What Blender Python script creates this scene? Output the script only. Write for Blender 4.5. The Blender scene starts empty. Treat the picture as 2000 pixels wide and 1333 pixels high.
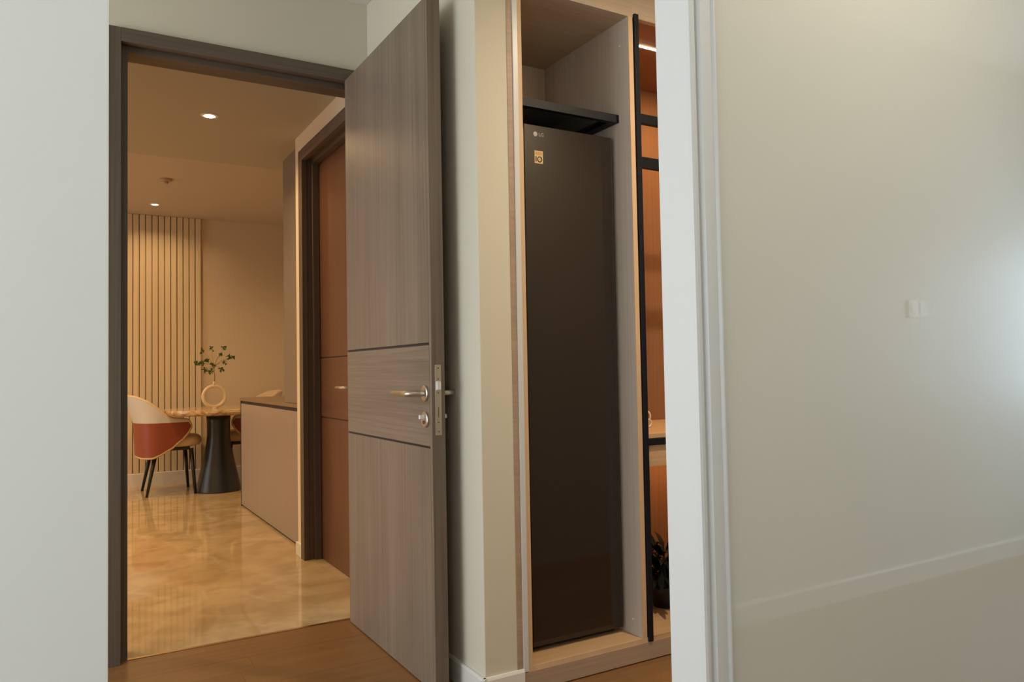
import bpy, bmesh, math, random
from mathutils import Vector, Matrix
random.seed(7)
sc = bpy.context.scene
C = sc.collection

# ------------------------------------------------------------------ camera
F, YAW, PITCH, ROLL = 1497.807, 0.528224, 0.0371459, -0.0180175
fwd = Vector((math.sin(YAW)*math.cos(PITCH), math.cos(YAW)*math.cos(PITCH), math.sin(PITCH)))
right = Vector((math.cos(YAW), -math.sin(YAW), 0))
up = right.cross(fwd)
r2 = math.cos(ROLL)*right + math.sin(ROLL)*up
u2 = -math.sin(ROLL)*right + math.cos(ROLL)*up
cam = bpy.data.cameras.new('camera'); cam.sensor_width = 36; cam.lens = 36*F/2000; cam.clip_start = 0.02
co = bpy.data.objects.new('camera', cam); C.objects.link(co)
m = Matrix((r2, u2, -fwd)).transposed().to_4x4(); m.translation = (0, 0, 1.045); co.matrix_world = m
sc.camera = co

# ------------------------------------------------------------------ world, light, exposure
w = bpy.data.worlds.new('world'); sc.world = w; w.use_nodes = True
w.node_tree.nodes['Background'].inputs[0].default_value = (0.62, 0.78, 1.0, 1)
w.node_tree.nodes['Background'].inputs[1].default_value = 1.0
sc.view_settings.view_transform = 'Standard'; sc.view_settings.look = 'None'
sc.view_settings.exposure = 0.0; sc.view_settings.gamma = 1.0; sc.view_settings.use_curve_mapping = False

def area(name, loc, dirv, sx, sy, power, col, spread=180, shape='RECTANGLE'):
    l = bpy.data.lights.new(name, 'AREA'); l.shape = shape; l.size = sx
    if shape in ('RECTANGLE', 'ELLIPSE'): l.size_y = sy
    l.energy = power; l.color = col; l.spread = math.radians(spread)
    o = bpy.data.objects.new(name, l); C.objects.link(o); o.location = loc
    o.rotation_euler = Vector(dirv).to_track_quat('-Z', 'Z').to_euler()
    return o
DAY = (0.92, 0.98, 1.0)
WARM = (1.0, 0.63, 0.285)
NEUT = (1.0, 0.86, 0.66)
# daylight entering by the window openings at the ends of the hallway and of the near room, from the dining side, plus an added back fill
area('hall_window_light', (-2.38, 2.05, 1.25), (1, 0, -0.02), 1.7, 1.8, 55, DAY)
area('room_window_light', (-2.38, 0.25, 1.45), (1, 0, -0.05), 1.0, 2.0, 23, DAY)
area('back_fill_light', (-1.35, -0.39, 1.5), (0, 1, 0), 1.5, 1.7, 22, DAY)  # added fill lamp towards the near wall; the wall behind has no window
area('dining_window_light', (-3.55, 6.6, 1.3), (1, 0, 0), 2.2, 2.1, 26, (0.80, 0.92, 1.0))
area('far_window_light', (4.98, 0.25, 1.25), (-1, 0, 0), 0.9, 1.1, 40, (0.62, 0.80, 1.0))

# ------------------------------------------------------------------ materials
MATS = {}
def nodes(name):
    mt = bpy.data.materials.new(name); mt.use_nodes = True; MATS[name] = mt
    nt = mt.node_tree; return mt, nt, nt.nodes['Principled BSDF']
def plain(name, col, rough=0.5, metal=0.0, spec=0.5, bump=0.0, bscale=200, var=0.03):
    mt, nt, b = nodes(name)
    n = nt.nodes.new('ShaderNodeTexNoise'); n.inputs['Scale'].default_value = bscale; n.inputs['Detail'].default_value = 3
    tc = nt.nodes.new('ShaderNodeTexCoord'); nt.links.new(tc.outputs['Object'], n.inputs['Vector'])
    mx = nt.nodes.new('ShaderNodeMix'); mx.data_type = 'RGBA'
    mx.inputs[6].default_value = (*[c*(1-var) for c in col], 1); mx.inputs[7].default_value = (*[min(1, c*(1+var)) for c in col], 1)
    nt.links.new(n.outputs['Fac'], mx.inputs[0]); nt.links.new(mx.outputs[2], b.inputs['Base Color'])
    b.inputs['Roughness'].default_value = rough; b.inputs['Metallic'].default_value = metal
    b.inputs['Specular IOR Level'].default_value = spec
    if bump:
        bp = nt.nodes.new('ShaderNodeBump'); bp.inputs['Strength'].default_value = bump; bp.inputs['Distance'].default_value = 0.002
        nt.links.new(n.outputs['Fac'], bp.inputs['Height']); nt.links.new(bp.outputs['Normal'], b.inputs['Normal'])
    return mt
def wood(name, dark, light, axis='Z', rough=0.45, across=90, along=2.2, contrast=1.0, spec=0.4, per_object=0.0, coarse=7):
    mt, nt, b = nodes(name); N, L = nt.nodes, nt.links
    tc = N.new('ShaderNodeTexCoord'); mp = N.new('ShaderNodeMapping')
    s = [across]*3; s['XYZ'.index(axis)] = along; mp.inputs['Scale'].default_value = s
    src = tc.outputs['Object']
    oi = N.new('ShaderNodeObjectInfo')
    if per_object:
        ad = N.new('ShaderNodeVectorMath'); ad.operation = 'MULTIPLY_ADD'
        L.new(oi.outputs['Random'], ad.inputs[0]); ad.inputs[1].default_value = (13, 17, 19); L.new(src, ad.inputs[2]); src = ad.outputs[0]
    L.new(src, mp.inputs['Vector'])
    n1 = N.new('ShaderNodeTexNoise'); n1.inputs['Scale'].default_value = 1; n1.inputs['Detail'].default_value = 4; n1.inputs['Roughness'].default_value = 0.65
    L.new(mp.outputs[0], n1.inputs['Vector'])
    mp2 = N.new('ShaderNodeMapping'); s2 = [coarse]*3; s2['XYZ'.index(axis)] = 0.5; mp2.inputs['Scale'].default_value = s2
    L.new(src, mp2.inputs['Vector'])
    n2 = N.new('ShaderNodeTexNoise'); n2.inputs['Scale'].default_value = 1; n2.inputs['Detail'].default_value = 3; L.new(mp2.outputs[0], n2.inputs['Vector'])
    a = N.new('ShaderNodeMath'); a.operation = 'MULTIPLY_ADD'; L.new(n1.outputs['Fac'], a.inputs[0]); a.inputs[1].default_value = 0.6; 
    mm = N.new('ShaderNodeMath'); mm.operation = 'MULTIPLY'; L.new(n2.outputs['Fac'], mm.inputs[0]); mm.inputs[1].default_value = 0.4
    L.new(mm.outputs[0], a.inputs[2])
    out = a.outputs[0]
    if per_object:
        p = N.new('ShaderNodeMath'); p.operation = 'MULTIPLY_ADD'; L.new(oi.outputs['Random'], p.inputs[0]); p.inputs[1].default_value = per_object; L.new(out, p.inputs[2]); out = p.outputs[0]
    cr = N.new('ShaderNodeValToRGB'); e = cr.color_ramp.elements
    h = 0.14/contrast
    e[0].position = 0.5-h; e[0].color = (*dark, 1); e[1].position = 0.5+h+per_object; e[1].color = (*light, 1)
    L.new(out, cr.inputs[0]); L.new(cr.outputs[0], b.inputs['Base Color'])
    b.inputs['Roughness'].default_value = rough; b.inputs['Specular IOR Level'].default_value = spec
    bp = N.new('ShaderNodeBump'); bp.inputs['Strength'].default_value = 0.12; bp.inputs['Distance'].default_value = 0.001
    L.new(n1.outputs['Fac'], bp.inputs['Height']); L.new(bp.outputs['Normal'], b.inputs['Normal'])
    return mt
def emit(name, col, strength):
    mt, nt, b = nodes(name)
    b.inputs['Base Color'].default_value = (*col, 1); b.inputs['Emission Color'].default_value = (*col, 1); b.inputs['Emission Strength'].default_value = strength
    return mt
def marble(name, cols, scale, rough, warp=1.5):
    mt, nt, b = nodes(name); N, L = nt.nodes, nt.links
    g = N.new('ShaderNodeNewGeometry')
    n0 = N.new('ShaderNodeTexNoise'); n0.inputs['Scale'].default_value = scale*0.8; n0.inputs['Detail'].default_value = 6; L.new(g.outputs['Position'], n0.inputs['Vector'])
    n0.inputs['Distortion'].default_value = warp
    n1 = N.new('ShaderNodeTexNoise'); n1.inputs['Scale'].default_value = scale*3.2; n1.inputs['Detail'].default_value = 8; n1.inputs['Distortion'].default_value = warp*1.4
    L.new(g.outputs['Position'], n1.inputs['Vector'])
    # thin veins where a warped noise crosses its middle value
    s = N.new('ShaderNodeMath'); s.operation = 'SUBTRACT'; L.new(n0.outputs['Fac'], s.inputs[0]); s.inputs[1].default_value = 0.5
    ab = N.new('ShaderNodeMath'); ab.operation = 'ABSOLUTE'; L.new(s.outputs[0], ab.inputs[0])
    mr = N.new('ShaderNodeMapRange'); L.new(ab.outputs[0], mr.inputs[0]); mr.inputs[1].default_value = 0.0; mr.inputs[2].default_value = 0.035; mr.inputs[3].default_value = 1; mr.inputs[4].default_value = 0
    cr = N.new('ShaderNodeValToRGB'); e = cr.color_ramp.elements; e[0].position = 0.40; e[0].color = (*cols[0], 1); e[1].position = 0.58; e[1].color = (*cols[1], 1)
    L.new(n1.outputs['Fac'], cr.inputs[0])
    mx = N.new('ShaderNodeMix'); mx.data_type = 'RGBA'; L.new(cr.outputs[0], mx.inputs[6]); mx.inputs[7].default_value = (*cols[2], 1)
    fm = N.new('ShaderNodeMath'); fm.operation = 'MULTIPLY'; L.new(mr.outputs[0], fm.inputs[0]); fm.inputs[1].default_value = 0.45; L.new(fm.outputs[0], mx.inputs[0])
    L.new(mx.outputs[2], b.inputs['Base Color']); b.inputs['Roughness'].default_value = rough
    return mt

hall_paint = plain('hall_paint', (0.62, 0.585, 0.475), 0.6, bump=0.02, bscale=350, var=0.01)
near_paint = plain('glossy_wall_paint', (0.585, 0.565, 0.485), 0.018, spec=1.0, var=0.006, bscale=3)
near_matt = plain('near_wall_paint', (0.66, 0.665, 0.63), 0.5, var=0.008, bscale=40)
white_trim = plain('white_lacquer', (0.60, 0.605, 0.595), 0.32, var=0.01)
white_base = plain('white_skirting', (0.72, 0.71, 0.66), 0.35, var=0.01)
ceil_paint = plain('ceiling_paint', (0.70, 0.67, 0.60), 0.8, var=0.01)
dine_ceil_lit = plain('dining_ceiling_lit_tone', (0.52, 0.46, 0.39), 0.8, var=0.01)  # same ceiling, its colour lightened to imitate the stronger light on this part
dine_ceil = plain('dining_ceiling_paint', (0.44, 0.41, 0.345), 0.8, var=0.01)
dine_paint = plain('dining_wall_paint', (0.66, 0.56, 0.43), 0.65, bump=0.03, bscale=260, var=0.02)
slat_paint = wood('slat_finish', (0.66, 0.55, 0.39), (0.74, 0.63, 0.46), 'Z', 0.5, 60, 1.5)
slat_back = plain('slat_groove_backing', (0.40, 0.29, 0.17), 0.7)
door_v = wood('walnut_grain_upright', (0.140, 0.105, 0.077), (0.230, 0.183, 0.142), 'Z', 0.42, 110, 1.6, 0.9)
door_h = wood('walnut_grain_level', (0.140, 0.105, 0.077), (0.230, 0.183, 0.142), 'Y', 0.42, 110, 1.6, 0.9)
frame_z = wood('frame_wood_upright', (0.078, 0.057, 0.042), (0.135, 0.102, 0.076), 'Z', 0.45, 130, 1.8, 0.9)
frame_x = wood('frame_wood_level', (0.078, 0.057, 0.042), (0.135, 0.102, 0.076), 'X', 0.45, 130, 1.8, 0.9)
frame_y = wood('frame_wood_depth', (0.078, 0.057, 0.042), (0.135, 0.102, 0.076), 'Y', 0.45, 130, 1.8, 0.9)
door2_v = wood('inner_door_upright', (0.110, 0.048, 0.024), (0.165, 0.078, 0.040), 'Z', 0.42, 110, 1.6, 0.8)
door2_h = wood('inner_door_level', (0.110, 0.048, 0.024), (0.165, 0.078, 0.040), 'Y', 0.42, 110, 1.6, 0.8)
ash_z = wood('ash_laminate_upright', (0.46, 0.385, 0.315), (0.62, 0.545, 0.465), 'Z', 0.5, 100, 1.4, 0.7)
ash_x = wood('ash_laminate_level', (0.44, 0.33, 0.235), (0.58, 0.46, 0.345), 'X', 0.5, 100, 1.4, 0.7)
ash_edge = wood('ash_edge_band', (0.55, 0.37, 0.22), (0.66, 0.46, 0.29), 'Z', 0.5, 60, 1.4, 0.7)
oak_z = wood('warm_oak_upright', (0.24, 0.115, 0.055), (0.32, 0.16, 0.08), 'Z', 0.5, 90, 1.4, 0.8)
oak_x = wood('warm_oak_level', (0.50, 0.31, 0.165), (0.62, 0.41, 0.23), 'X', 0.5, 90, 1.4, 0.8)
plinth_m = wood('plinth_wood', (0.33, 0.225, 0.155), (0.43, 0.31, 0.22), 'X', 0.45, 90, 1.6, 0.8)
plank_m = wood('floor_plank', (0.170, 0.080, 0.026), (0.250, 0.125, 0.046), 'X', 0.38, 34, 1.2, 0.8, per_object=0.05, coarse=5)
plank_gap = plain('plank_gap', (0.06, 0.035, 0.02), 0.8)
marble_m = marble('polished_marble', [(0.43, 0.32, 0.18), (0.52, 0.40, 0.24), (0.62, 0.51, 0.34)], 1.7, 0.05, 0.35)
grout = plain('grout', (0.50, 0.38, 0.24), 0.6)
table_m = marble('table_marble', [(0.38, 0.24, 0.12), (0.66, 0.48, 0.29), (0.85, 0.70, 0.50)], 3.2, 0.12)
counter_m = plain('brown_stone', (0.20, 0.135, 0.09), 0.3, bscale=60, var=0.2)
island_m = wood('island_panel_finish', (0.30, 0.25, 0.225), (0.345, 0.29, 0.265), 'Z', 0.35, 40, 1.2, 0.5)
tall_m = wood('tall_unit_finish', (0.19, 0.155, 0.13), (0.225, 0.185, 0.155), 'Z', 0.45, 50, 1.2, 0.5)
black_gap = plain('dark_gap', (0.015, 0.011, 0.010), 0.6)
black_metal = plain('black_metal', (0.004, 0.005, 0.009), 0.45, spec=0.25)
pedestal_m = plain('charcoal_metal', (0.022, 0.026, 0.032), 0.28)
leg_m = plain('black_leg', (0.014, 0.016, 0.020), 0.35)
steel = plain('brushed_steel', (0.55, 0.50, 0.43), 0.38, 1.0)
steel_b = plain('bright_steel', (0.92, 0.92, 0.90), 0.3, 0.35)
steel_d = plain('screw_steel', (0.20, 0.17, 0.13), 0.4, 1.0)
brass = plain('threshold_metal', (0.75, 0.58, 0.36), 0.22, 1.0)
red_m = plain('rust_leather', (0.26, 0.060, 0.028), 0.42, bump=0.08, bscale=300, var=0.05)
cream_m = plain('cream_upholstery', (0.66, 0.50, 0.33), 0.6, bump=0.05, bscale=400)
grey_m = plain('pale_grey_upholstery', (0.60, 0.60, 0.62), 0.6, bump=0.05, bscale=400)
vase_m = plain('matt_ceramic', (0.72, 0.60, 0.45), 0.6, var=0.04, bscale=90)
stem_m = plain('twig_bark', (0.10, 0.06, 0.025), 0.7)
leaf_m = plain('leaf_green', (0.060, 0.115, 0.016), 0.45, var=0.6, bscale=25)
dleaf_m = plain('dark_leaf_green', (0.006, 0.010, 0.005), 0.75, spec=0.15, var=0.4, bscale=30)
pot_m = plain('black_pot', (0.02, 0.02, 0.02), 0.5)
paper_m = plain('pale_cloth', (0.75, 0.62, 0.46), 0.7)
orn_m = plain('cream_resin', (0.80, 0.66, 0.45), 0.4)
plastic_w = plain('white_plastic', (0.75, 0.74, 0.70), 0.35)
det_m = plain('detector_plastic', (0.45, 0.34, 0.24), 0.5)
led_m = emit('led_glow', (1.0, 0.80, 0.50), 16)
bulb_m = emit('downlight_glow', (1.0, 0.90, 0.70), 14)
gold_m = plain('sticker_gold', (0.62, 0.45, 0.20), 0.5)
gold_d = plain('sticker_header', (0.50, 0.30, 0.09), 0.5)
ink_m = plain('sticker_ink', (0.02, 0.015, 0.01), 0.5)
logo_m = plain('logo_grey', (0.40, 0.38, 0.36), 0.4)
mt, nt, b = nodes('dark_mirror_glass'); closet_m = mt
n = nt.nodes.new('ShaderNodeTexNoise'); n.inputs['Scale'].default_value = 2
mx = nt.nodes.new('ShaderNodeMix'); mx.data_type = 'RGBA'; mx.inputs[6].default_value = (0.018, 0.012, 0.009, 1); mx.inputs[7].default_value = (0.023, 0.015, 0.011, 1)
nt.links.new(n.outputs['Fac'], mx.inputs[0]); nt.links.new(mx.outputs[2], b.inputs['Base Color'])
b.inputs['Roughness'].default_value = 0.05; b.inputs['Specular IOR Level'].default_value = 0.55
closet_s = plain('closet_side', (0.030, 0.029, 0.030), 0.4)
mt, nt, b = nodes('smoked_glass'); smoke_m = mt
b.inputs['Base Color'].default_value = (0.10, 0.11, 0.10, 1); b.inputs['Roughness'].default_value = 0.05
b.inputs['Transmission Weight'].default_value = 0.55; b.inputs['IOR'].default_value = 1.45
mt, nt, b = nodes('window_glass'); glass_m = mt
b.inputs['Base Color'].default_value = (1, 1, 1, 1); b.inputs['Roughness'].default_value = 0.0; b.inputs['Transmission Weight'].default_value = 1.0; b.inputs['IOR'].default_value = 1.05

# ------------------------------------------------------------------ helpers
class MB:
    def __init__(s): s.bm = bmesh.new()
    def box(s, x0, x1, y0, y1, z0, z1):
        v = [s.bm.verts.new(p) for p in ((x0,y0,z0),(x1,y0,z0),(x1,y1,z0),(x0,y1,z0),(x0,y0,z1),(x1,y0,z1),(x1,y1,z1),(x0,y1,z1))]
        for f in ((0,3,2,1),(4,5,6,7),(0,1,5,4),(1,2,6,5),(2,3,7,6),(3,0,4,7)): s.bm.faces.new([v[i] for i in f])
        return s
    def tube(s, pts, rad, seg=10, closed=False, cap=True):
        pts = [Vector(p) for p in pts]; n = len(pts)
        rad = rad if isinstance(rad, (list, tuple)) else [rad]*n
        rings = []; prev = None
        for i, p in enumerate(pts):
            a = pts[(i-1) % n] if (closed or i > 0) else p; b_ = pts[(i+1) % n] if (closed or i < n-1) else p
            t = (b_-a).normalized()
            if prev is None:
                ref = Vector((0,0,1)) if abs(t.z) < 0.9 else Vector((1,0,0)); nrm = t.cross(ref).normalized()
            else:
                nrm = (prev - t*prev.dot(t)).normalized()
            prev = nrm; bn = t.cross(nrm)
            rings.append([s.bm.verts.new(p + rad[i]*(math.cos(2*math.pi*k/seg)*nrm + math.sin(2*math.pi*k/seg)*bn)) for k in range(seg)])
        for i in range(n if closed else n-1):
            A, B = rings[i], rings[(i+1) % n]
            for k in range(seg): s.bm.faces.new((A[k], A[(k+1)%seg], B[(k+1)%seg], B[k]))
        if cap and not closed:
            s.bm.faces.new(rings[0][::-1]); s.bm.faces.new(rings[-1])
        return s
    def lathe(s, prof, c=(0,0,0), seg=32, sx=1, sy=1, axis='Z', power=2.0):
        rings = []
        for r, z in prof:
            ring = []
            for k in range(seg):
                a = 2*math.pi*k/seg; ca, sa = math.cos(a), math.sin(a)
                q = (abs(ca)**power + abs(sa)**power)**(-1/power)
                x, y = r*ca*q*sx, r*sa*q*sy
                p = {'Z': (x, y, z), 'X': (z, x, y), 'Y': (x, z, y)}[axis]
                ring.append(s.bm.verts.new((c[0]+p[0], c[1]+p[1], c[2]+p[2])))
            rings.append(ring)
        for A, B in zip(rings, rings[1:]):
            for k in range(seg): s.bm.faces.new((A[k], A[(k+1)%seg], B[(k+1)%seg], B[k]))
        s.bm.faces.new(rings[0][::-1]); s.bm.faces.new(rings[-1])
        return s
    def grid(s, fn, nu, nv):
        v = [[s.bm.verts.new(fn(i/nu, j/nv)) for j in range(nv+1)] for i in range(nu+1)]
        for i in range(nu):
            for j in range(nv): s.bm.faces.new((v[i][j], v[i+1][j], v[i+1][j+1], v[i][j+1]))
        return s
    def prism(s, poly, lo, hi, axis='Z'):
        def P(u, v, h): return {'Z': (u, v, h), 'Y': (u, h, v), 'X': (h, u, v)}[axis]
        A = [s.bm.verts.new(P(u, v, lo)) for u, v in poly]; B = [s.bm.verts.new(P(u, v, hi)) for u, v in poly]
        n = len(poly)
        for i in range(n): s.bm.faces.new((A[i], A[(i+1)%n], B[(i+1)%n], B[i]))
        s.bm.faces.new(A[::-1]); s.bm.faces.new(B)
        return s
def base_of(p):
    v = Vector((0,0,0))
    while p is not None: v = v + p.location; p = p.parent
    return v
def obj(name, mb, mat, parent=None, smooth=False, bevel=0.0, world=True, subd=0):
    me = bpy.data.meshes.new(name)
    bmesh.ops.recalc_face_normals(mb.bm, faces=mb.bm.faces)
    mb.bm.to_mesh(me); mb.bm.free()
    if parent is not None and world: me.transform(Matrix.Translation(-base_of(parent)))
    me.materials.append(mat)
    if smooth: me.polygons.foreach_set('use_smooth', [True]*len(me.polygons))
    o = bpy.data.objects.new(name, me); C.objects.link(o); o.parent = parent
    if bevel:
        bv = o.modifiers.new('bevel', 'BEVEL'); bv.width = bevel; bv.segments = 2; bv.limit_method = 'ANGLE'
    if subd:
        sm = o.modifiers.new('subd', 'SUBSURF'); sm.levels = subd; sm.render_levels = subd
    return o
def tag(o, label=None, cat=None, group=None, kind=None):
    for k, v in (('label', label), ('category', cat), ('group', group), ('kind', kind)):
        if v: o[k] = v
    return o
def thing(name, label, cat, loc=(0,0,0), rz=0, group=None, kind=None):
    o = bpy.data.objects.new(name, None); C.objects.link(o); o.location = loc; o.rotation_euler = (0, 0, rz); o.empty_display_size = 0.1
    return tag(o, label, cat, group, kind)
def struct(name, mb, mat, label, cat, **k): return tag(obj(name, mb, mat, **k), label, cat, kind='structure')
def B(*a): return MB().box(*a)
def copy_tree(o, parent=None):
    c = o.copy(); C.objects.link(c); c.parent = parent
    for ch in list(o.children): copy_tree(ch, c)
    return c
def text_mesh(name, body, size, mat, parent, loc, rot, depth=0.0006, align='CENTER', sx=1.0):
    cu = bpy.data.curves.new('t', 'FONT'); cu.body = body; cu.size = size; cu.extrude = depth; cu.align_x = align; cu.align_y = 'CENTER'
    t = bpy.data.objects.new('t', cu); C.objects.link(t)
    bpy.context.view_layer.update()
    me = bpy.data.meshes.new_from_object(t.evaluated_get(bpy.context.evaluated_depsgraph_get()))
    bpy.data.objects.remove(t)
    me.materials.clear(); me.materials.append(mat)
    me.transform(Matrix.Diagonal((sx, 1, 1, 1)))
    o = bpy.data.objects.new(name, me); C.objects.link(o); o.parent = parent
    o.location = Vector(loc) - base_of(parent); o.rotation_euler = rot
    return o

# ------------------------------------------------------------------ shell of the place
XW = 1.166          # face of the wall shared by hallway and dining side
HALL_C = 2.66
CA, CB = 0.92, 0.994  # near wall, front and back face
OL, OR = 0.040, 0.880 # near doorway
# floor of planks
fl = tag(thing('floor', 'orange-brown wood plank floor of the hallway', 'floor', (0,0,0)), kind='structure')
obj('subfloor', B(-2.45, 5.05, -0.42, 3.195, -0.06, -0.012), plank_gap, fl)
y = -0.42; row = 0
PW = 0.142
while y < 3.19:
    y1 = min(y+PW, 3.193)
    x = -2.4 - random.random()*1.1
    while x < 5.0:
        x1 = min(x+1.25, 5.0); xa = max(x, -2.4)
        if x1 - xa > 0.02:
            cx, cy = (xa+x1)/2, (y+y1)/2
            lx, ly = (x1-xa)/2-0.0003, (y1-y)/2-0.0003
            p = obj('plank', B(-lx, lx, -ly, ly, -0.012, 0.0), plank_m, fl, world=False)
            p.location = (cx, cy, -0.0002*random.random())
        x += 1.25
    y += PW; row += 1
# marble floor of the dining area
fm = tag(thing('floor_2', 'polished golden marble floor of the dining area', 'floor', (0,0,0)), kind='structure')
obj('screed', B(-3.6, 3.4, 3.2, 8.2, -0.06, -0.009), grout, fm)
T = 1.2
tile_me = None
for i in range(6):
    for j in range(5):
        xa, ya = -3.6+i*T, 3.212+j*T
        xb, yb = min(xa+T, 3.4), min(ya+T, 8.19)
        if yb-ya < 0.03: continue
        obj('tile', B(xa+.0004, xb-.0004, ya+.0004, yb-.0004, -0.009, 0.0), marble_m, fm)
tag(obj('threshold_strip', B(0.178, 1.108, 3.195, 3.211, -0.01, 0.0015), brass), 'thin brass threshold strip between wood planks and marble floor', 'threshold')
# near wall with the doorway the view goes through
struct('wall_near', B(-2.4, OL, CA, CB, 0, HALL_C), near_matt, 'smooth pale grey wall beside the near doorway, warm at its edge', 'wall', bevel=0.002)
struct('wall_near_glossy', B(OR+0.02, 5.0, CA, CB, 0, HALL_C), near_paint, 'large glossy cream wall mirroring a faint skirting and socket', 'wall')
struct('wall_near_header', B(OL, OR+0.02, CA, CB, 2.30, HALL_C), near_matt, 'wall above the near doorway', 'wall')
# white lining and casing of the near doorway
tr = tag(thing('trim_1', 'white lacquered door lining and moulded casing of the near doorway', 'door frame', (OR, CA, 0)), kind='structure')
obj('lining', B(OR, OR+0.022, CA+0.001, CB+0.004, 0, 2.30), white_trim, tr, bevel=0.0015)
# casing profile, extruded upright: small step, groove, flat and a raised outer bead
prof = [(OR, CA+0.002), (OR, CA-0.004), (OR+0.004, CA-0.006), (OR+0.010, CA-0.006), (OR+0.013, CA-0.003), (OR+0.017, CA-0.003), (OR+0.020, CA-0.010),
        (OR+0.043, CA-0.010), (OR+0.046, CA-0.014), (OR+0.049, CA-0.014), (OR+0.0505, CA-0.012), (OR+0.0505, CA+0.002)]
obj('casing', MB().prism(prof, 0, 2.34, 'Z'), white_trim, tr)
obj('head_lining', B(OL, OR, CA+0.001, CB+0.004, 2.278, 2.30), white_trim, tr)
obj('head_casing', B(OL, OR, CA-0.010, CA, 2.29, 2.34), white_trim, tr)
# near room behind and beside the camera
struct('wall_back', B(-2.4, 5.0, -0.46, -0.40, 0, HALL_C), near_matt, 'plain wall behind the viewer, seen only as a reflection', 'wall')
struct('baseboard_back', MB().prism([(-0.40, 0.0), (-0.386, 0.0), (-0.386, 0.080), (-0.392, 0.090), (-0.40, 0.090)], -2.4, 5.0, 'X'), white_base, 'white skirting of the wall behind the viewer', 'skirting')
sk = thing('wall_socket', 'faint white double socket plate mirrored in the glossy wall', 'socket', (3.60, -0.40, 1.30))
obj('plate', B(3.53, 3.68, -0.40, -0.391, 1.262, 1.348), plastic_w, sk, bevel=0.003)
for a in (3.548, 3.617): obj('insert', B(a, a+0.045, -0.391, -0.3885, 1.28, 1.33), plastic_w, sk, bevel=0.001)
# window walls at both ends (daylight)
def window_wall(name, x0, x1, ya, yb, wy0, wy1, wz0, wz1, num, side):
    mb = MB()
    mb.box(x0, x1, ya, wy0, 0, HALL_C).box(x0, x1, wy1, yb, 0, HALL_C).box(x0, x1, wy0, wy1, 0, wz0).box(x0, x1, wy0, wy1, wz1, HALL_C)
    struct(name, mb, near_matt, 'end wall with the daylight window, '+side, 'wall')
    wt = tag(thing('window_%d' % num, 'white framed window at the '+side+' end', 'window', ((x0+x1)/2, (wy0+wy1)/2, wz0)), kind='structure')
    f = MB(); t = 0.05; xm0, xm1 = (x0+x1)/2-0.025, (x0+x1)/2+0.025
    f.box(xm0, xm1, wy0, wy1, wz0, wz0+t).box(xm0, xm1, wy0, wy1, wz1-t, wz1).box(xm0, xm1, wy0, wy0+t, wz0+t, wz1-t).box(xm0, xm1, wy1-t, wy1, wz0+t, wz1-t)
    ym = (wy0+wy1)/2; f.box(xm0, xm1, ym-0.02, ym+0.02, wz0+t, wz1-t)
    obj('window_frame', f, white_trim, wt)
    obj('pane', B((x0+x1)/2-0.003, (x0+x1)/2+0.003, wy0+t, ym-0.02, wz0+t, wz1-t), glass_m, wt)
    obj('pane', B((x0+x1)/2-0.003, (x0+x1)/2+0.003, ym+0.02, wy1-t, wz0+t, wz1-t), glass_m, wt)
window_wall('wall_hall_end', -2.52, -2.40, 0.994, 3.2, 1.2, 2.9, 0.45, 2.45, 1, 'hallway')
window_wall('wall_room_end', -2.52, -2.40, -0.46, 0.92, -0.25, 0.75, 0.45, 2.45, 2, 'near room')
window_wall('wall_room_far_end', 5.0, 5.12, -0.46, 0.92, -0.2, 0.7, 0.7, 1.8, 3, 'far room')
struct('ceiling', B(-2.52, 5.12, -0.46, 3.3, HALL_C, HALL_C+0.06), ceil_paint, 'plain pale ceiling of the hallway', 'ceiling')
# hallway side wall behind the open door and the wall return beside the cabinet
struct('wall_side', B(XW-0.022, XW+0.15, 2.165, 3.18, 0, HALL_C), hall_paint, 'off-white side wall behind the open wooden door', 'wall', bevel=0.003)
struct('wall_return', B(XW+0.15, 1.262, 2.165, 2.22, 0, HALL_C), hall_paint, 'narrow beige wall return between door and cabinet', 'wall')
struct('baseboard_side', MB().prism([(XW-0.022, 0), (XW-0.034, 0), (XW-0.034, 0.070), (XW-0.030, 0.078), (XW-0.022, 0.078)], 2.153, 3.16, 'Y'), white_base, 'white skirting at the foot of the side wall behind the door', 'skirting')
struct('baseboard_return', MB().prism([(2.165, 0), (2.153, 0), (2.153, 0.070), (2.157, 0.078), (2.165, 0.078)], XW-0.034, 1.283, 'X'), white_base, 'short white skirting ending at the cabinet plinth', 'skirting')
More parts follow.
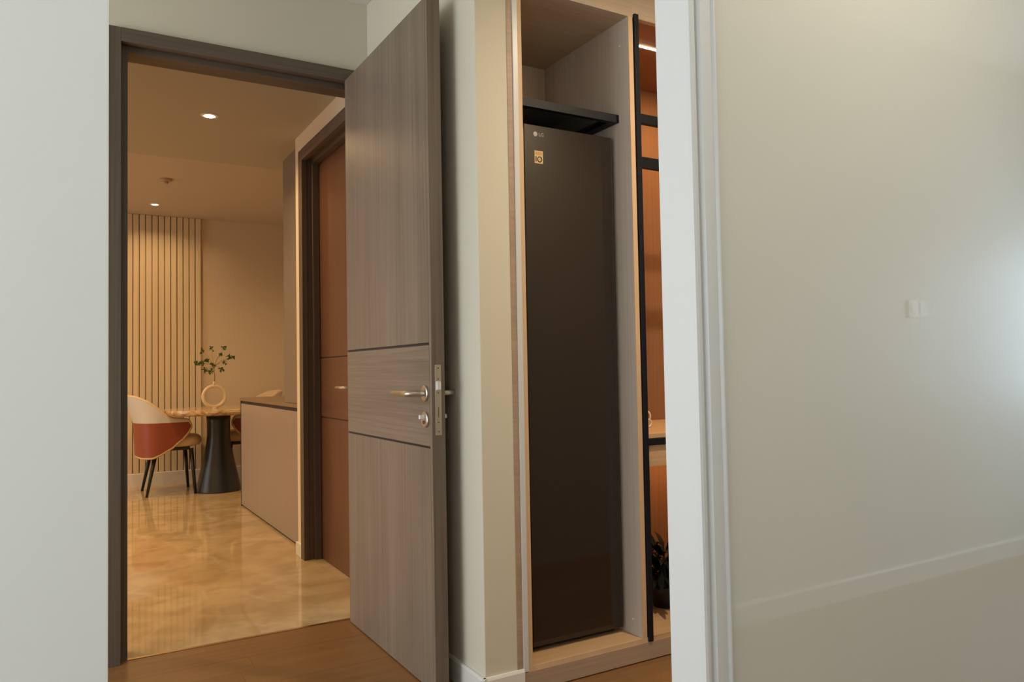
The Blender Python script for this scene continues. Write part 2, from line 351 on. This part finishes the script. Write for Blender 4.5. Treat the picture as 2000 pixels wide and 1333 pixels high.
# wall with the dark door frame
struct('wall_far', MB().box(-2.4, 0.141, 3.18, 3.30, 0, HALL_C).box(0.141, 1.143, 3.18, 3.30, 2.346, HALL_C).box(1.143, XW+0.15, 3.18, 3.30, 0, HALL_C), hall_paint, 'olive-beige wall above the dark wooden door frame', 'wall')
struct('wall_behind_cabinet', B(XW+0.15, 3.4, 3.0, 3.38, 0, HALL_C), hall_paint, 'wall behind the built-in cabinets', 'wall')
t1 = tag(thing('trim_2', 'dark brown wooden door frame around the open doorway', 'door frame', (0.6, 3.2, 0)), kind='structure')
def frame(t, names=('casing', 'jamb', 'stop')):
    # left upright: casing face, rebate and stop
    obj('casing', B(0.137, 0.178, 3.155, 3.185, 0, 2.3495), frame_z, t, bevel=0.0015)
    obj('head_casing', B(0.178, 1.108, 3.155, 3.185, 2.297, 2.350), frame_x, t, bevel=0.0015)
    obj('casing', B(1.108, 1.143, 3.155, 3.185, 0, 2.350), frame_z, t, bevel=0.0015)
    obj('jamb', B(0.141, 0.182, 3.185, 3.305, 0, 2.34), frame_z, t)
    obj('stop', B(0.182, 0.203, 3.205, 3.305, 0, 2.34), frame_z, t, bevel=0.001)
    obj('head_jamb', B(0.203, 1.108, 3.185, 3.305, 2.300, 2.346), frame_x, t)
    obj('head_stop', B(0.203, 1.108, 3.205, 3.305, 2.276, 2.300), frame_x, t, bevel=0.001)
    obj('jamb', B(1.108, 1.143, 3.185, 3.305, 0, 2.30), frame_z, t)
frame(t1)
# ------------------------------------------------------------------ the open door
d1 = tag(thing('door_1', 'open grey-brown wooden door with a level-grain band and steel lever', 'door', (1.059, 3.162, 0)), kind='structure')
DX0, DX1, DY0, DY1 = 1.035, 1.083, 2.300, 3.160
obj('door_core', B(DX0+0.004, DX1-0.004, DY0+0.002, DY1-0.002, 0.006, 2.296), black_gap, d1)
for za, zb, mt_ in ((0.005, 0.790, door_v), (0.798, 1.130, door_h), (1.139, 2.297, door_v)):
    obj('leaf_panel', B(DX0, DX0+0.006, DY0+0.017, DY1-0.001, za, zb), mt_, d1)
    obj('leaf_panel', B(DX1-0.006, DX1, DY0+0.017, DY1-0.001, za, zb), mt_, d1)
obj('edge_band', B(DX0, DX1, DY0, DY0+0.017, 0.005, 2.297), door_v, d1, bevel=0.0015)
obj('top_band', B(DX0+0.006, DX1-0.006, DY0+0.017, DY1-0.001, 2.290, 2.2965), frame_y, d1)
# lock face plate
fp = obj('faceplate', B(1.047, 1.069, DY0-0.002, DY0+0.002, 0.834, 1.065), steel, d1, bevel=0.0006)
tag(obj('latch', MB().prism([(DY0-0.002, 0.981), (DY0-0.011, 0.984), (DY0-0.011, 1.008), (DY0-0.002, 1.011)], 1.051, 1.064, 'X'), steel_b, fp), 'bright latch bolt')
for z in (1.054, 0.876, 0.846, 1.018, 0.973):
    obj('screw', MB().lathe([(0.0026, 0), (0.0026, -0.001)], (1.058, DY0-0.002, z), 12, axis='Y'), steel_d, fp)
obj('bolt_slot', B(1.0565, 1.0595, DY0-0.0026, DY0-0.0015, 0.893, 0.925), steel_d, fp)
HY, HZ = 2.346, 0.971
def lever(sign, X, reach):
    h = obj('handle', MB().tube([(X, HY, HZ), (X-sign*reach*0.8, HY, HZ), (X-sign*reach, HY+0.008, HZ), (X-sign*reach, HY+0.03, HZ), (X-sign*reach, HY+0.14, HZ)], [0.0095, 0.0095, 0.0100, 0.0092, 0.0085], 14), steel, d1, smooth=True)
    obj('rosette', MB().lathe([(0.026, 0), (0.026, -sign*0.007), (0.023, -sign*0.009)], (X, HY, HZ), 28, axis='X'), steel, h)
    k = obj('cylinder_lock', MB().lathe([(0.026, 0), (0.026, -sign*0.007), (0.023, -sign*0.009)], (X, HY, 0.884), 28, axis='X'), steel, d1)
    obj('thumb_turn', B(*sorted((X-sign*0.008, X-sign*0.026)), HY-0.005, HY+0.005, 0.886, 0.900), steel_b if sign > 0 else steel, k, bevel=0.002)
    obj('keyhole', MB().lathe([(0.006, 0), (0.006, -sign*0.012)], (X, HY, 0.876), 14, axis='X'), steel_d, k)
lever(1, DX0, 0.062)
lever(-1, DX1, 0.058)
for z in (0.25, 1.15, 2.05):
    obj('hinge', MB().tube([(DX1+0.006, DY1+0.002, z-0.045), (DX1+0.006, DY1+0.002, z+0.045)], 0.006, 10), steel, d1)

# ------------------------------------------------------------------ niche cabinet with the tall appliance
YC = 2.165; YB = 2.73
nc = thing('niche_cabinet', 'tall ash wood cabinet niche holding the dark steam closet', 'cabinet', (1.54, 2.45, 0))
obj('filler_strip', B(1.262, 1.283, YC-0.002, YC+0.03, 0.078, 2.655), plinth_m, nc)
tag(obj('edge_strip', B(1.283, 1.302, YC-0.006, YC+0.03, 0.066, 2.655), white_trim, nc, bevel=0.001), 'white vertical edge strip')
obj('side_panel', B(1.302, 1.318, YC-0.004, YB, 0.066, 2.655), ash_edge, nc)
obj('side_panel', B(1.7785, 1.7985, YC+0.001, YB, 0.066, 2.332), ash_z, nc)
obj('edge_band', B(1.7785, 1.7985, YC-0.003, YC+0.001, 0.080, 2.334), ash_edge, nc)
obj('back_panel', B(1.318, 1.7785, YB, YB+0.012, 0.08, 2.332), ash_z, nc)
obj('bottom_panel', B(1.318, 1.7785, YC+0.001, YB, 0.064, 0.080), oak_x, nc)
obj('bottom_edge', B(1.302, 1.806, YC-0.003, YC+0.001, 0.064, 0.0795), ash_edge, nc)
obj('top_panel', B(1.318, 1.7985, YC+0.02, YB, 2.332, 2.350), ash_x, nc)
obj('overhead_panel', B(1.302, 1.7985, YC-0.002, YC+0.02, 2.332, 2.655), ash_x, nc)
obj('plinth', B(1.2835, 1.80, YC-0.007, YC+0.02, 0.004, 0.064), plinth_m, nc)
for (yy, zz) in ((YC+0.05, 2.24), (YC+0.05, 0.135)):
    obj('cap', MB().lathe([(0.004, 0), (0.0035, -0.0015)], (1.7785, yy, zz), 12, axis='X'), plastic_w, nc)
ss = thing('hanging_shelf', 'black metal shelf frame with smoked glass above the steam closet', 'shelf', (1.55, 2.45, 1.97))
SY0 = 2.228
g = 0.0015
obj('front_rail', B(1.318+g, 1.7785-g, SY0, SY0+0.022, 1.955, 1.984), black_metal, ss)
obj('rear_rail', B(1.318+g, 1.7785-g, YB-0.024, YB-g, 1.955, 1.984), black_metal, ss)
obj('side_rail', B(1.7785-0.040, 1.7785-g, SY0+0.022, YB-0.024, 1.955, 1.984), black_metal, ss)
obj('side_rail', B(1.318+g, 1.318+0.022, SY0+0.022, YB-0.024, 1.955, 1.984), black_metal, ss)
tag(obj('glass_shelf', B(1.340, 1.7785-0.040, SY0+0.022, YB-0.024, 1.966, 1.974), smoke_m, ss), 'smoked glass plate')
# steam closet for clothes, narrow with a dark mirror door
FX0, FX1, FY = 1.374, 1.763, 2.252
rf = thing('steam_closet', 'tall narrow steam closet with a dark mirror-like glass door', 'steam_closet', ((FX0+FX1)/2, 2.48, 0.08))
obj('body', B(FX0+0.004, FX1-0.012, FY+0.024, 2.71, 0.098, 1.885), closet_s, rf, bevel=0.006)
obj('door', B(FX0+0.003, FX1-0.006, FY, FY+0.020, 0.100, 1.902), closet_m, rf, bevel=0.002)
obj('door_edge', B(FX1-0.006, FX1, FY+0.003, FY+0.024, 0.100, 1.901), closet_s, rf, bevel=0.0008)
tag(obj('side_trim', B(FX0-0.004, FX0+0.002, FY+0.002, FY+0.022, 0.13, 1.885), steel_d, rf), 'slim metal trim on the door edge')
obj('toe_kick', B(FX0+0.01, FX1-0.02, FY+0.03, 2.70, 0.082, 0.100), black_gap, rf)
for fx in (FX0+0.03, FX1-0.045): obj('foot', MB().lathe([(0.014, 0), (0.014, 0.02)], (fx, FY+0.05, 0.080), 14), black_metal, rf)
RX = (math.radians(90), 0, 0)
lg = obj('logo', MB().lathe([(0.0085, 0), (0.0085, -0.0008)], (1.4235, FY, 1.870), 28, axis='Y'), logo_m, rf)
text_mesh('lettering', 'LG', 0.0175, logo_m, lg, (1.4475, FY-0.0006, 1.869), RX)
st = obj('sticker', B(1.4185, 1.4535, FY-0.0008, FY, 1.7665, 1.8115), gold_m, rf)
obj('sticker_header', B(1.4225, 1.4495, FY-0.0012, FY-0.0008, 1.7975, 1.8075), gold_d, st)
obj('printed_bar', B(1.4225, 1.4265, FY-0.0013, FY-0.0008, 1.7725, 1.7915), ink_m, st)
ring = MB().tube([(1.4395+0.0085*math.cos(a*math.pi/14), FY-0.0009, 1.7815+0.0090*math.sin(a*math.pi/14)) for a in range(28)], 0.0017, 6, closed=True)
obj('printed_ring', ring, ink_m, st)
obj('printed_hand', MB().tube([(1.4395, FY-0.0010, 1.7815), (1.4440, FY-0.0010, 1.7845)], 0.0007, 6), ink_m, st)

# ------------------------------------------------------------------ lit display cabinet with black frame
XR = 2.75
dc = thing('display_cabinet', 'warmly lit oak cabinet behind black metal bars, LED strip on top', 'cabinet', (2.28, 2.45, 0))
obj('upright_post', B(1.8015, 1.8205, YC-0.012, YC+0.012, 0.066, 2.344), black_metal, dc, bevel=0.001)
for za, zb in ((1.943, 1.978), (1.778, 1.818)):
    obj('cross_bar', B(1.8205, XR, YC-0.004, YC+0.016, za, zb), black_metal, dc, bevel=0.001)
obj('cross_bar', B(1.8205, XR, YC-0.008, YC+0.018, 0.763, 0.785), black_metal, dc, bevel=0.001)
obj('back_panel', B(1.8205, XR, YB, YB+0.012, 0.08, 2.332), oak_z, dc)
obj('side_panel', B(1.800, 1.8205, YC+0.013, YB, 0.066, 2.332), oak_z, dc)
obj('side_panel', B(XR, XR+0.02, YC, YB, 0.0, 2.332), oak_z, dc)
obj('bottom_panel', B(1.8205, XR, YC, YB, 0.064, 0.080), oak_x, dc)
obj('top_panel', B(1.7985, XR+0.02, YC+0.02, YB, 2.332, 2.350), wood('warm_oak_ceiling', (0.26, 0.125, 0.06), (0.34, 0.17, 0.085), 'X', 0.5, 90, 1.4, 0.8), dc)
obj('overhead_panel', B(1.7985, XR+0.02, YC-0.002, YC+0.02, 2.332, 2.655), ash_x, dc)
obj('plinth', B(1.80, XR+0.02, YC-0.007, YC+0.02, 0.004, 0.064), plinth_m, dc)
obj('shelf_board', B(1.8205, XR, YC+0.004, YB, 0.786, 0.801), oak_x, dc)
obj('drawer', B(1.824, XR-0.004, YC+0.004, YC+0.45, 0.683, 0.760), oak_x, dc, bevel=0.001)
LY = 2.345
obj('led_strip', B(1.823, XR-0.003, LY-0.004, LY+0.004, 2.3285, 2.3315), led_m, dc)
area('led_strip_light', (2.28, LY, 2.322), (0, 0, -1), 0.9, 0.012, 7, (1.0, 0.55, 0.22))
area('led_shelf_light', (2.28, 2.60, 0.679), (0, 0, -1), 0.9, 0.012, 2.0, (1.0, 0.55, 0.22))
struct('wall_cabinet_end', B(XR+0.02, 5.0, YC, 2.3, 0, HALL_C), hall_paint, 'hallway wall continuing past the display cabinet', 'wall')
# reclining ornament on the shelf
on = thing('knot_ornament', 'small cream looped knot ornament on the oak shelf', 'ornament', (2.032, 2.40, 0.801))
def loop(c, rx, rz_, ty, rad):
    return [(c[0]+rx*math.cos(a)*math.cos(ty), c[1]+rx*math.cos(a)*math.sin(ty), c[2]+rz_*math.sin(a)) for a in [i*2*math.pi/28 for i in range(28)]]
obj('lower_loop', MB().tube(loop((2.030, 2.400, 0.8195), 0.018, 0.0145, 0.3, 0), 0.0042, 8, closed=True), orn_m, on, smooth=True)
obj('upper_loop', MB().tube(loop((2.024, 2.402, 0.8475), 0.013, 0.0185, -0.5, 0), 0.0038, 8, closed=True), orn_m, on, smooth=True)
# dark plant
pl = thing('potted_plant', 'dark leafy plant standing on the cabinet floor behind the bars', 'plant', (2.10, 2.41, 0.08))
obj('pot', MB().lathe([(0.045, 0.08), (0.062, 0.155), (0.066, 0.165), (0.058, 0.165), (0.055, 0.150)], (2.10, 2.41, 0), 24), pot_m, pl, smooth=True)
def leaf_mb(L_, W_, bend):
    def f(u, v):
        s = u*L_; wd = W_*math.sin(math.pi*min(1, u*0.93+0.05))**0.8; off = (v-0.5)*wd
        return (s*math.cos(bend*u), off, s*math.sin(-bend*u*0.9)+0.004*abs(v-0.5))
    return MB().grid(f, 6, 2)
lm = []
for L_, W_, bd in ((0.15, 0.024, 0.5), (0.19, 0.028, 0.35), (0.12, 0.022, 0.8)):
    t_ = obj('leaf', leaf_mb(L_, W_, bd), dleaf_m, pl, smooth=True, world=False); lm.append(t_)
first = list(lm)
for k in range(100):
    if k < 3: o = first[k]
    else:
        o = first[k % 3].copy(); C.objects.link(o); o.parent = pl
    hgt = random.uniform(0.085, 0.23)
    an = random.random()*6.283
    o.location = (0.03*math.cos(an), 0.03*math.sin(an), hgt)
    el = random.uniform(-0.35, 1.1) if hgt > 0.13 else random.uniform(0.15, 0.6)
    o.rotation_euler = (random.uniform(-.5, .5), -el, an)
obj('stem', MB().tube([(2.10, 2.41, 0.14), (2.105, 2.412, 0.25), (2.095, 2.405, 0.34)], [0.006, 0.005, 0.003], 8), stem_m, pl)

# ------------------------------------------------------------------ dining side
YS = 5.25; CL, CH = 2.425, 2.600
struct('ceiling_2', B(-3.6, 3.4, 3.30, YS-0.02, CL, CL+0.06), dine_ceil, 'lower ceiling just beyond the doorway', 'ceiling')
struct('ceiling_3', MB().box(-3.6, 3.4, YS, 8.2, CH, CH+0.06).box(-3.6, 3.4, YS-0.02, YS, CL, CH+0.06), dine_ceil_lit, 'higher ceiling over the dining table', 'ceiling')
struct('wall_dining_far', B(-3.6, 3.4, 8.13, 8.25, 0, CH+0.06), dine_paint, 'warm beige wall behind the dining table', 'wall')
struct('wall_dining_side', B(-3.72, -3.6, 3.2, 8.2, 0, CH+0.06), dine_paint, 'side wall of the dining room out of sight', 'wall')
struct('wall_kitchen_side', B(3.4, 3.5, 3.2, 8.2, 0, CH+0.06), dine_paint, 'kitchen side wall beyond the island', 'wall')
struct('wall_dining_back', B(-3.6, -2.4, 3.2, 3.38, 0, CH+0.06), dine_paint, 'dining room wall beside the hallway', 'wall')
struct('baseboard_dining', MB().prism([(8.13, 0), (8.085, 0), (8.085, 0.118), (8.09, 0.125), (8.13, 0.125)], -3.6, 3.4, 'X'), white_base, 'pale skirting under the slatted wall', 'skirting')
# slatted panel
sw = tag(thing('wall_slatted', 'cream upright slatted panel wall behind the chair', 'slatted panel', (0.0, 8.13, 0.125)), kind='structure')
obj('backing', B(-1.2, 1.164, 8.118, 8.13, 0.125, 2.600), slat_back, sw)
x = 1.164
while x > -1.15:
    obj('slat', B(x-0.0475, x, 8.098, 8.118, 0.125, 2.599), slat_paint, sw, bevel=0.004); x -= 0.0555
# partition with the second door
XP = 1.170
mb = MB(); mb.box(XP, XP+0.16, 4.37, 4.50, 0, CL).box(XP, XP+0.16, 3.30, 4.37, 2.325, CL).box(XP, XP+0.16, 3.30, 3.46, 0, 2.325)
struct('wall_partition', mb, plain('partition_paint', (0.76, 0.68, 0.54), 0.55, var=0.01), 'cream wall edge between inner door frame and kitchen island', 'wall')
struct('baseboard_partition', B(XP-0.014, XP, 4.387, 4.503, 0, 0.074), white_base, 'short white skirting block beside the inner door frame', 'skirting', bevel=0.002)
t2 = tag(thing('trim_3', 'dark brown frame of the inner door seen through the doorway', 'door frame', (1.2, 4.0, 0)), kind='structure')
obj('casing', B(XP-0.014, XP+0.016, 4.318, 4.388, 0, 2.318), frame_z, t2, bevel=0.0015)
obj('head_casing', B(XP-0.014, XP+0.016, 3.47, 4.318, 2.255, 2.320), frame_y, t2, bevel=0.0015)
obj('jamb', B(XP+0.016, XP+0.155, 4.325, 4.37, 0, 2.32), frame_z, t2)
obj('stop', B(XP+0.045, 1.252, 4.305, 4.325, 0, 2.26), frame_z, t2, bevel=0.001)
obj('head_jamb', B(XP+0.016, XP+0.155, 3.47, 4.325, 2.262, 2.32), frame_y, t2)
obj('head_stop', B(XP+0.045, 1.252, 3.47, 4.305, 2.240, 2.262), frame_y, t2, bevel=0.001)
d2 = tag(thing('door_2', 'closed brown wooden inner door with two dark grooves', 'door', (1.275, 3.9, 0)), kind='structure')
obj('door_core', B(1.259, 1.295, 3.47, 4.324, 0.004, 2.26), black_gap, d2)
for za, zb, mt_ in ((0.004, 0.794, door2_v), (0.800, 1.127, door2_h), (1.133, 2.26, door2_v)):
    obj('leaf_panel', B(1.255, 1.259, 3.47, 4.324, za, zb), mt_, d2)
h2 = obj('handle', MB().tube([(1.255, 3.72, 0.968), (1.203, 3.72, 0.968), (1.195, 3.73, 0.968), (1.195, 3.835, 0.968)], 0.008, 10), steel, d2, smooth=True)
obj('rosette', MB().lathe([(0.025, 0), (0.025, -0.008)], (1.255, 3.72, 0.968), 24, axis='X'), steel, h2)
# tall unit and island
tu = thing('tall_unit', 'tall taupe cabinet column standing behind the island end', 'cabinet', (1.5, 4.8, 0))
obj('front_panel', B(1.220, 1.240, 4.505, 5.005, 0.862, 2.424), tall_m, tu)
obj('side_panel', B(1.240, 1.86, 4.985, 5.005, 0.862, 2.424), tall_m, tu)
isl = thing('kitchen_island', 'pinkish-beige island counter with dark edges beside the dining table', 'island', (1.5, 5.5, 0))
obj('front_panel', B(1.220, 1.235, 4.505, 6.408, 0.012, 0.812), island_m, isl)
tag(obj('end_edge', B(1.2185, 1.235, 6.409, 6.425, 0.0, 0.858), black_gap, isl), 'dark vertical end edge')
obj('carcass', B(1.236, 1.84, 4.51, 6.42, 0.014, 0.822), tall_m, isl)
obj('toe_kick', B(1.226, 1.84, 4.505, 6.40, 0.0, 0.011), black_gap, isl)
tag(obj('shadow_gap', B(1.224, 1.236, 4.505, 6.408, 0.812, 0.834), black_gap, isl), 'dark recessed gap under the worktop')
obj('worktop', B(1.214, 1.86, 4.505, 6.43, 0.835, 0.860), counter_m, isl, bevel=0.001)

# lights in the dining ceiling
def downlight(x, y, z, label, power, visible=True, loc_group='recessed ceiling downlights'):
    t = thing('downlight', label, 'ceiling light', (x, y, z), group=loc_group)
    obj('ring', MB().lathe([(0.045, 0.0), (0.045, -0.003), (0.032, -0.004), (0.032, 0.0)], (x, y, z), 28), ceil_paint, t)
    obj('lamp', MB().lathe([(0.027, -0.0042), (0.026, -0.0062)], (x, y, z), 24), bulb_m, t)
    area('downlight_lamp', (x, y, z-0.012), (0, 0, -1), 0.05, 0.05, power, WARM, 150, 'DISK')
downlight(0.66, 4.28, CL, 'larger bright round downlight in the low ceiling beyond the doorway', 8)
downlight(0.70, 7.57, CH, 'smaller bright round downlight in front of the slatted wall', 5)
for i, (x, y, z) in enumerate([(-0.75, 4.28, CL), (-2.2, 4.28, CL), (-0.6, 7.3, CH), (-2.2, 7.0, CH), (2.4, 6.2, CH), (0.3, 5.9, CH), (-0.75, 5.9, CH), (-2.2, 5.9, CH)]):
    area('downlight_lamp', (x, y, z-0.012), (0, 0, -1), 0.06, 0.06, 13, WARM, 150, 'DISK')
sd = thing('smoke_detector', 'small round smoke detector on the higher ceiling', 'smoke detector', (0.685, 6.56, CH))
obj('base', MB().lathe([(0.048, 0.0), (0.048, -0.012), (0.040, -0.020)], (0.685, 6.56, CH), 28), det_m, sd, smooth=False)
obj('sensor', MB().lathe([(0.020, -0.020), (0.020, -0.034), (0.012, -0.040)], (0.685, 6.56, CH), 20), det_m, sd)
area('hall_downlight', (1.95, 1.28, HALL_C-0.01), (0, 0, -1), 0.08, 0.08, 21, (1.0, 0.80, 0.55), 150, 'DISK')
area('room_downlight', (1.30, 0.50, HALL_C-0.01), (0, 0, -1), 0.08, 0.08, 14, (1.0, 0.87, 0.70), 150, 'DISK')

# ------------------------------------------------------------------ table, vase, chairs
TX, TY = 1.205, 7.37
tb = thing('dining_table', 'marble-topped dining table on a black flared pedestal', 'table', (TX, TY, 0))
obj('pedestal', MB().lathe([(0.195, 0), (0.192, 0.012), (0.166, 0.14), (0.130, 0.30), (0.105, 0.43), (0.098, 0.50), (0.100, 0.62), (0.106, 0.693)], (TX, TY, 0), 48), pedestal_m, tb, smooth=True)
obj('tabletop', MB().lathe([(0.405, 0.693), (0.440, 0.705), (0.448, 0.721), (0.444, 0.741), (0.435, 0.743)], (TX, TY, 0), 64, power=2.6), table_m, tb, bevel=0.0)
VX, VY, VZ = 1.163, 7.33, 0.743
vs = thing('ring_vase', 'cream ceramic ring-shaped vase on the marble table', 'vase', (VX, VY, VZ))
ringp = [(VX+0.096*math.cos(a), VY+0.096*math.cos(a)*0.15, VZ+0.108+0.0925*math.sin(a)) for a in [i*2*math.pi/48 for i in range(48)]]
obj('ring', MB().tube(ringp, 0.0155, 14, closed=True), vase_m, vs, smooth=True)
obj('neck', MB().lathe([(0.013, 0.208), (0.0105, 0.224), (0.011, 0.240), (0.0085, 0.242)], (VX, VY, VZ), 20), vase_m, vs, smooth=True)
obj('foot', MB().lathe([(0.028, 0.0), (0.026, 0.006), (0.016, 0.012)], (VX, VY, VZ), 20), vase_m, vs, smooth=True)
br = thing('leafy_branch', 'slender green leafy branch standing in the ring vase', 'branch', (VX, VY, VZ+0.23))
clusters = [(397,685),(415,681),(389,709),(399,709),(405,704),(403,723),(411,725),(417,712),(437,680),(431,692),(443,699),(450,698),(437,709),(432,722)]
PXM = 212.0
def at(px, py): return (VX + (px-418.5)/PXM/0.97, VZ+0.242 + (744-py)/PXM)
bx, bz = at(418, 744)
fork = (VX+0.003, VY, VZ+0.242+0.14)
obj('stem', MB().tube([(VX, VY, VZ+0.21), (VX+0.006, VY, VZ+0.29), (VX-0.002, VY+0.003, VZ+0.34), fork], [0.0032, 0.0028, 0.0024, 0.002], 8), stem_m, br)
fol = MB(); tw = MB()
rnd = random.Random(3)
for (px, py) in clusters:
    cx, cz = at(px, py); cy = VY + rnd.uniform(-0.05, 0.05)
    mid = ((fork[0]+cx)/2 + rnd.uniform(-.01, .01), (fork[1]+cy)/2, (fork[2]+cz)/2 + 0.012)
    tw.tube([fork, mid, (cx, cy, cz)], [0.0011, 0.0009, 0.0006], 5)
    big = px < 412 and py > 700
    for k in range(16 if big else 10):
        c = Vector((cx+rnd.gauss(0, .011), cy+rnd.gauss(0, .014), cz+rnd.gauss(0, .011)))
        a = Vector((rnd.gauss(0, 1), rnd.gauss(0, .6), rnd.gauss(0, 1))).normalized(); n_ = a.cross(Vector((rnd.gauss(0, 1), rnd.gauss(0, 1), rnd.gauss(0, 1)))).normalized(); k2 = a.cross(n_)
        L_, W_ = rnd.uniform(.024, .038), rnd.uniform(.014, .021)
        ps = [c-a*L_/2, c+n_*W_/2+k2*.002, c+a*L_/2, c-n_*W_/2+k2*.002]
        vv = [fol.bm.verts.new(p) for p in ps]; cc = fol.bm.verts.new(c-k2*.002)
        for i in range(4): fol.bm.faces.new((vv[i], vv[(i+1) % 4], cc))
obj('twigs', tw, stem_m, br)
tag(obj('foliage', fol, leaf_m, br), kind='stuff')

def interp(x, tab):
    if x <= tab[0][0]: return tab[0][1]
    for (a, va), (b_, vb) in zip(tab, tab[1:]):
        if x <= b_: 
            t = (x-a)/(b_-a); t = t*t*(3-2*t)*0.4 + t*0.6
            return va+(vb-va)*t
    return tab[-1][1]
ZT = [(-.245, .872), (-.20, .862), (-.14, .822), (-.08, .762), (-.03, .712), (.02, .680), (.07, .664), (.165, .656), (.185, .645), (.196, .61)]
ZB = [(-.245, .345), (-.20, .335), (-.12, .338), (-.06, .360), (.03, .410), (.11, .475), (.165, .530), (.196, .585)]
def plan(s):
    sg = 1 if s >= 0 else -1; a = abs(s)
    if a < 0.55:
        ph = a/0.55*math.pi/2; return (-.06-.185*math.cos(ph)**0.9 if math.cos(ph) > 1e-6 else -.06, sg*.285*math.sin(ph)**0.95, math.cos(ph))
    return (-.06+(a-.55)/.45*.256, sg*(.285-.02*((a-.55)/.45)**2), 0.0)
def shell(u, zf, inset):
    s = u*2-1; x, yy, bk = plan(s)
    zt, zb = interp(x, ZT), interp(x, ZB); z = zf(zt, zb)
    xx = x - (.25*max(0, z-.636) + .05*(z-.636))*bk
    l = math.hypot(x, yy) or 1
    return (xx-inset*x/l if bk > 0 else xx, yy - inset*(yy/l if bk > 0 else (1 if yy > 0 else -1)), z)
ZSEAM = 0.636
def make_chair(label):
    ch = thing('dining_chair', label, 'chair', (0,0,0), group='dining chairs at the marble table')
    def outer_low(u, v): return shell(u, lambda zt, zb: zb+(min(ZSEAM, zt-.002)-zb)*v, 0)
    def outer_up(u, v): return shell(u, lambda zt, zb: min(ZSEAM, zt-.002)+(zt-min(ZSEAM, zt-.002))*v, 0)
    def inner(u, v): return shell(u, lambda zt, zb: zb+(zt-zb)*v, 0.030)
    tag(obj('outer_shell', MB().grid(outer_low, 60, 8), red_m, ch, smooth=True, world=False), 'rust-red leather outer shell')
    tag(obj('upper_back', MB().grid(outer_up, 60, 5), grey_m, ch, smooth=True, world=False), 'pale grey upper band of the backrest')
    obj('inner_backrest', MB().grid(inner, 60, 10), cream_m, ch, smooth=True, world=False)
    top = [shell(u/60, lambda zt, zb: zt, 0.014) for u in range(61)]
    bot = [shell(u/60, lambda zt, zb: zb, 0.012) for u in range(61)][::-1]
    obj('piping', MB().tube(top+bot, 0.0135, 8, closed=True), cream_m, ch, smooth=True, world=False)
    # cushion
    prof = [(0.20, 0.415), (0.232, 0.425), (0.245, 0.455), (0.245, 0.480), (0.228, 0.505), (0.16, 0.517), (0.02, 0.520)]
    obj('seat_cushion', MB().lathe(prof, (0.068, 0, 0), 48, sx=0.99, sy=0.94, power=3.4), cream_m, ch, smooth=True, world=False)
    obj('seat_frame', B(-0.17, 0.20, -0.19, 0.19, 0.385, 0.418), leg_m, ch, world=False, bevel=0.01)
    for sy in (-1, 1):
        obj('leg', MB().tube([(0.205, sy*.205, .40), (.236, sy*.235, 0)], [.019, .0115], 12), leg_m, ch, world=False, smooth=True)
        obj('leg', MB().tube([(-.075, sy*.190, .40), (-.155, sy*.225, 0)], [.019, .0115], 12), leg_m, ch, world=False, smooth=True)
    return ch
c1 = make_chair('rust-red and pale grey tub chair facing the black pedestal')
c1.location = (0.765, 7.545, 0)
c2 = copy_tree(c1); c2['label'] = 'shaded tub chair on the far side of the table, mostly behind the island'
c2.location = (1.55, 7.765, 0); c2.rotation_euler = (0, 0, math.pi)
